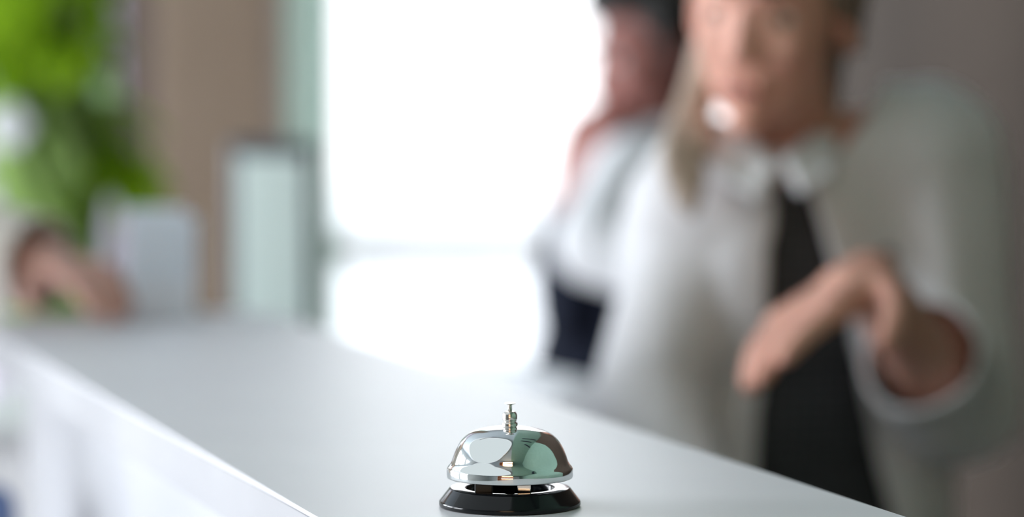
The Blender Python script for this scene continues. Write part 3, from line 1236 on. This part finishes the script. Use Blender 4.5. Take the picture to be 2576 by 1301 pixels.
zc = at(0, 560, DM).z
garment('waistcoat', bm, 0.006, lambda c: (c - J['shL']).length < 0.11 or (c - J['shR']).length < 0.11 or (c - nk).length < 0.11 or c.z < pvm.z - 0.02,
        0.004, M_navy, mroot, 6)
bm = bmesh.new()
hips(bm, J, fm, (0.165, 0.122, 0.12))
leg_parts(bm, J, 0.022)
garment('trousers', bm, 0.007, lambda c: c.z < 0.07 or c.z > pvm.z + 0.07, 0.003, M_navy, mroot, 6)
shoes(J, fm, M_shoe, mroot)

# ---- guest beyond the frame's edge, forearm and hand resting on the end of the counter
J = {}
fg = Vector((0.75, -0.66, 0)).normalized()
J['neck'] = Vector((-0.93, 1.52, 1.44))
J['shL'] = Vector((-0.80, 1.62, 1.38))
J['shR'] = Vector((-1.05, 1.36, 1.38))
J['pelvis'] = Vector((-0.98, 1.54, 0.94))
J['elL'] = at(-330, 600, 3.34)
J['wrL'] = at(120, 715, 3.19)
J['wrL'].z = ZT + 0.058
J['elR'] = Vector((-0.99, 1.12, 1.13))
J['wrR'] = Vector((-0.80, 1.00, 1.11))
stance(J, fg)
hc = Vector((-0.91, 1.50, 1.615))
Hg = head_matrix(Vector((0.8, -0.55, -0.1)))
groot = thing('person', 'person in a cream sweater at the frame edge, hand resting on the counter end', 'person', (J['pelvis'].x, J['pelvis'].y, 0))
M_sking = skin('light_skin', (0.55, 0.31, 0.25), (0.62, 0.36, 0.29))
bm = bmesh.new()
head_parts(bm, hc, Hg, 0.95, J['neck'], 0.048)
torso_parts(bm, J)
arm(bm, J['shL'], J['elL'], J['wrL'])
arm(bm, J['shR'], J['elR'], J['wrR'])
hd = at(300, 775, 3.06)
hd.z = ZT + 0.048
hand_parts(bm, J['wrL'], hd - J['wrL'], Vector((0, 0.15, -1)), thumb_side=1, curls=(0.30, 0.34, 0.38, 0.42), sc=0.95)
hand_parts(bm, J['wrR'], Vector((0.8, -0.2, -0.35)), Vector((-0.2, 0.1, -1)), 0.95, -1)
leg_parts(bm, J)
for sd in 'LR':
    foot(bm, J['ank' + sd], fg)
gbody = link_mesh('body', fuse('body', bm, 0.0045, 4), M_sking, groot)
eyes_and_lips(hc, Hg, gbody, (0.08, 0.05, 0.03))
bm = bmesh.new()
ell(bm, hc + Hg @ Vector((0, -0.030, 0.050)), (0.086, 0.096, 0.082), Hg)
cap(bm, hc + Hg @ Vector((0, -0.07, 0.0)), 0.062, hc + Hg @ Vector((0, -0.075, -0.14)), 0.055)
link_mesh('hair', fuse('hair', bm, 0.006, 3), M_hair, groot)
M_cream = noisy('cream_knit', (0.76, 0.71, 0.65), (0.82, 0.78, 0.72), 50, rough=0.95, bump=0.4, spec=0.2)
bm = bmesh.new()
torso_parts(bm, J, 0.020)
hips(bm, J, fg, (0.182, 0.142, 0.16))
cG, dG = J['elL'].lerp(J['wrL'], 0.95), (J['wrL'] - J['elL']).normalized()
cH, dH = J['elR'].lerp(J['wrR'], 0.88), (J['wrR'] - J['elR']).normalized()
arm(bm, J['shL'], J['elL'], J['elL'].lerp(J['wrL'], 1.0), 0.018, (0.055, 0.044, 0.042, 0.036))
arm(bm, J['shR'], J['elR'], J['elR'].lerp(J['wrR'], 0.95), 0.016, (0.055, 0.044, 0.042, 0.036))
nkg = J['neck']
pvg = J['pelvis']
garment('sweater', bm, 0.006, lambda c: ((c - cG).dot(dG) > 0 and (c - cG).length < 0.08) or ((c - cH).dot(dH) > 0 and (c - cH).length < 0.065)
        or (c - nkg - Vector((0, 0, 0.02))).length < 0.08 or c.z < pvg.z - 0.06, 0.004, M_cream, groot, 8, ripple=0.005)
bm = bmesh.new()
hips(bm, J, fg, (0.158, 0.118, 0.12))
leg_parts(bm, J, 0.020)
garment('trousers', bm, 0.007, lambda c: c.z < 0.07 or c.z > pvg.z + 0.07, 0.003, principled('grey_trousers', (0.2, 0.2, 0.22), 0.9), groot, 6)
shoes(J, fg, M_shoe, groot)

# blue bag hanging from the guest's other hand
M_bag = noisy('blue_canvas', (0.10, 0.16, 0.34), (0.13, 0.20, 0.40), 40, rough=0.8)
hx = J['wrR'] + Vector((0.8, -0.2, -0.35)).normalized() * 0.09
bgp = Vector((-0.60, 1.0, 0.72))
bag = thing('tote_bag', 'blue bag hanging beside the front of the counter', 'bag', bgp)
bm = bmesh.new()
box(bm, bgp + Vector((0, 0, 0.125)), (0.25, 0.10, 0.25), None, bevel=0.02, seg=3)
obj('pouch', bm, M_bag, bag, True)
for s in (-1, 1):
    bm = bmesh.new()
    tube(bm, [bgp + Vector((-0.09, s * 0.035, 0.24)), Vector((hx.x - 0.03, hx.y + s * 0.012, hx.z - 0.10)), Vector((hx.x, hx.y + s * 0.004, hx.z - 0.025)),
              Vector((hx.x + 0.03, hx.y + s * 0.012, hx.z - 0.10)), bgp + Vector((0.09, s * 0.035, 0.24))], 0.006)
    obj('handle', bm, M_bag, bag, True)

# ------------------------------------------------------------------ lit shelves behind the photographer, mirrored in the bell
M_shelf = noisy('warm_wood', (0.30, 0.13, 0.07), (0.38, 0.18, 0.10), 8, rough=0.5)
M_strip = emit_mat('warm_strip_light', (1.0, 0.74, 0.46), 5.0)
sh = thing('display_shelf', 'wooden shelf unit with warm light strips, mirrored in the silver bell', 'shelf', (-0.36, -2.6, 0))
SX0, SX1, SY0, SY1, SH = -1.0, 0.28, -2.75, -2.45, 2.75
bm = bmesh.new()
abox(bm, (SX0, SY0 - 0.04, 0.0), (SX1, SY0, SH))
obj('back_panel', bm, M_shelf, sh)
for x in (SX0, SX1 - 0.03):
    bm = bmesh.new()
    abox(bm, (x, SY0, 0), (x + 0.03, SY1, SH))
    obj('side_panel', bm, M_shelf, sh)
for z in (0.5, 1.15, 1.65, 2.15, 2.72):
    bm = bmesh.new()
    abox(bm, (SX0 + 0.03, SY0, z), (SX1 - 0.03, SY1, z + 0.03))
    s_ = obj('shelf', bm, M_shelf, sh)
    bm = bmesh.new()
    abox(bm, (SX0 + 0.35, SY1 - 0.05, z - 0.10), (SX1 - 0.05, SY1, z - 0.002))
    obj('light_strip', bm, M_strip, s_)

# large glowing ceiling disc, mirrored in the bell
M_diff = emit_mat('lamp_diffuser', (0.88, 0.97, 1.0), 0.62)
lc = (-1.85, -0.35, ZC)
cl_ = thing('ceiling_light', 'large round glowing ceiling light mirrored in the silver bell', 'ceiling light', lc)
bm = bmesh.new()
lathe(bm, [(1.90, 0), (1.94, 0), (1.94, -0.06), (1.90, -0.06), (1.90, 0)], lc, 96)
obj('ring', bm, M_white, cl_, True)
bm = bmesh.new()
lathe(bm, [(0, -0.035), (1.898, -0.035), (1.898, -0.05), (0, -0.05)], lc, 96)
obj('diffuser', bm, M_diff, cl_)
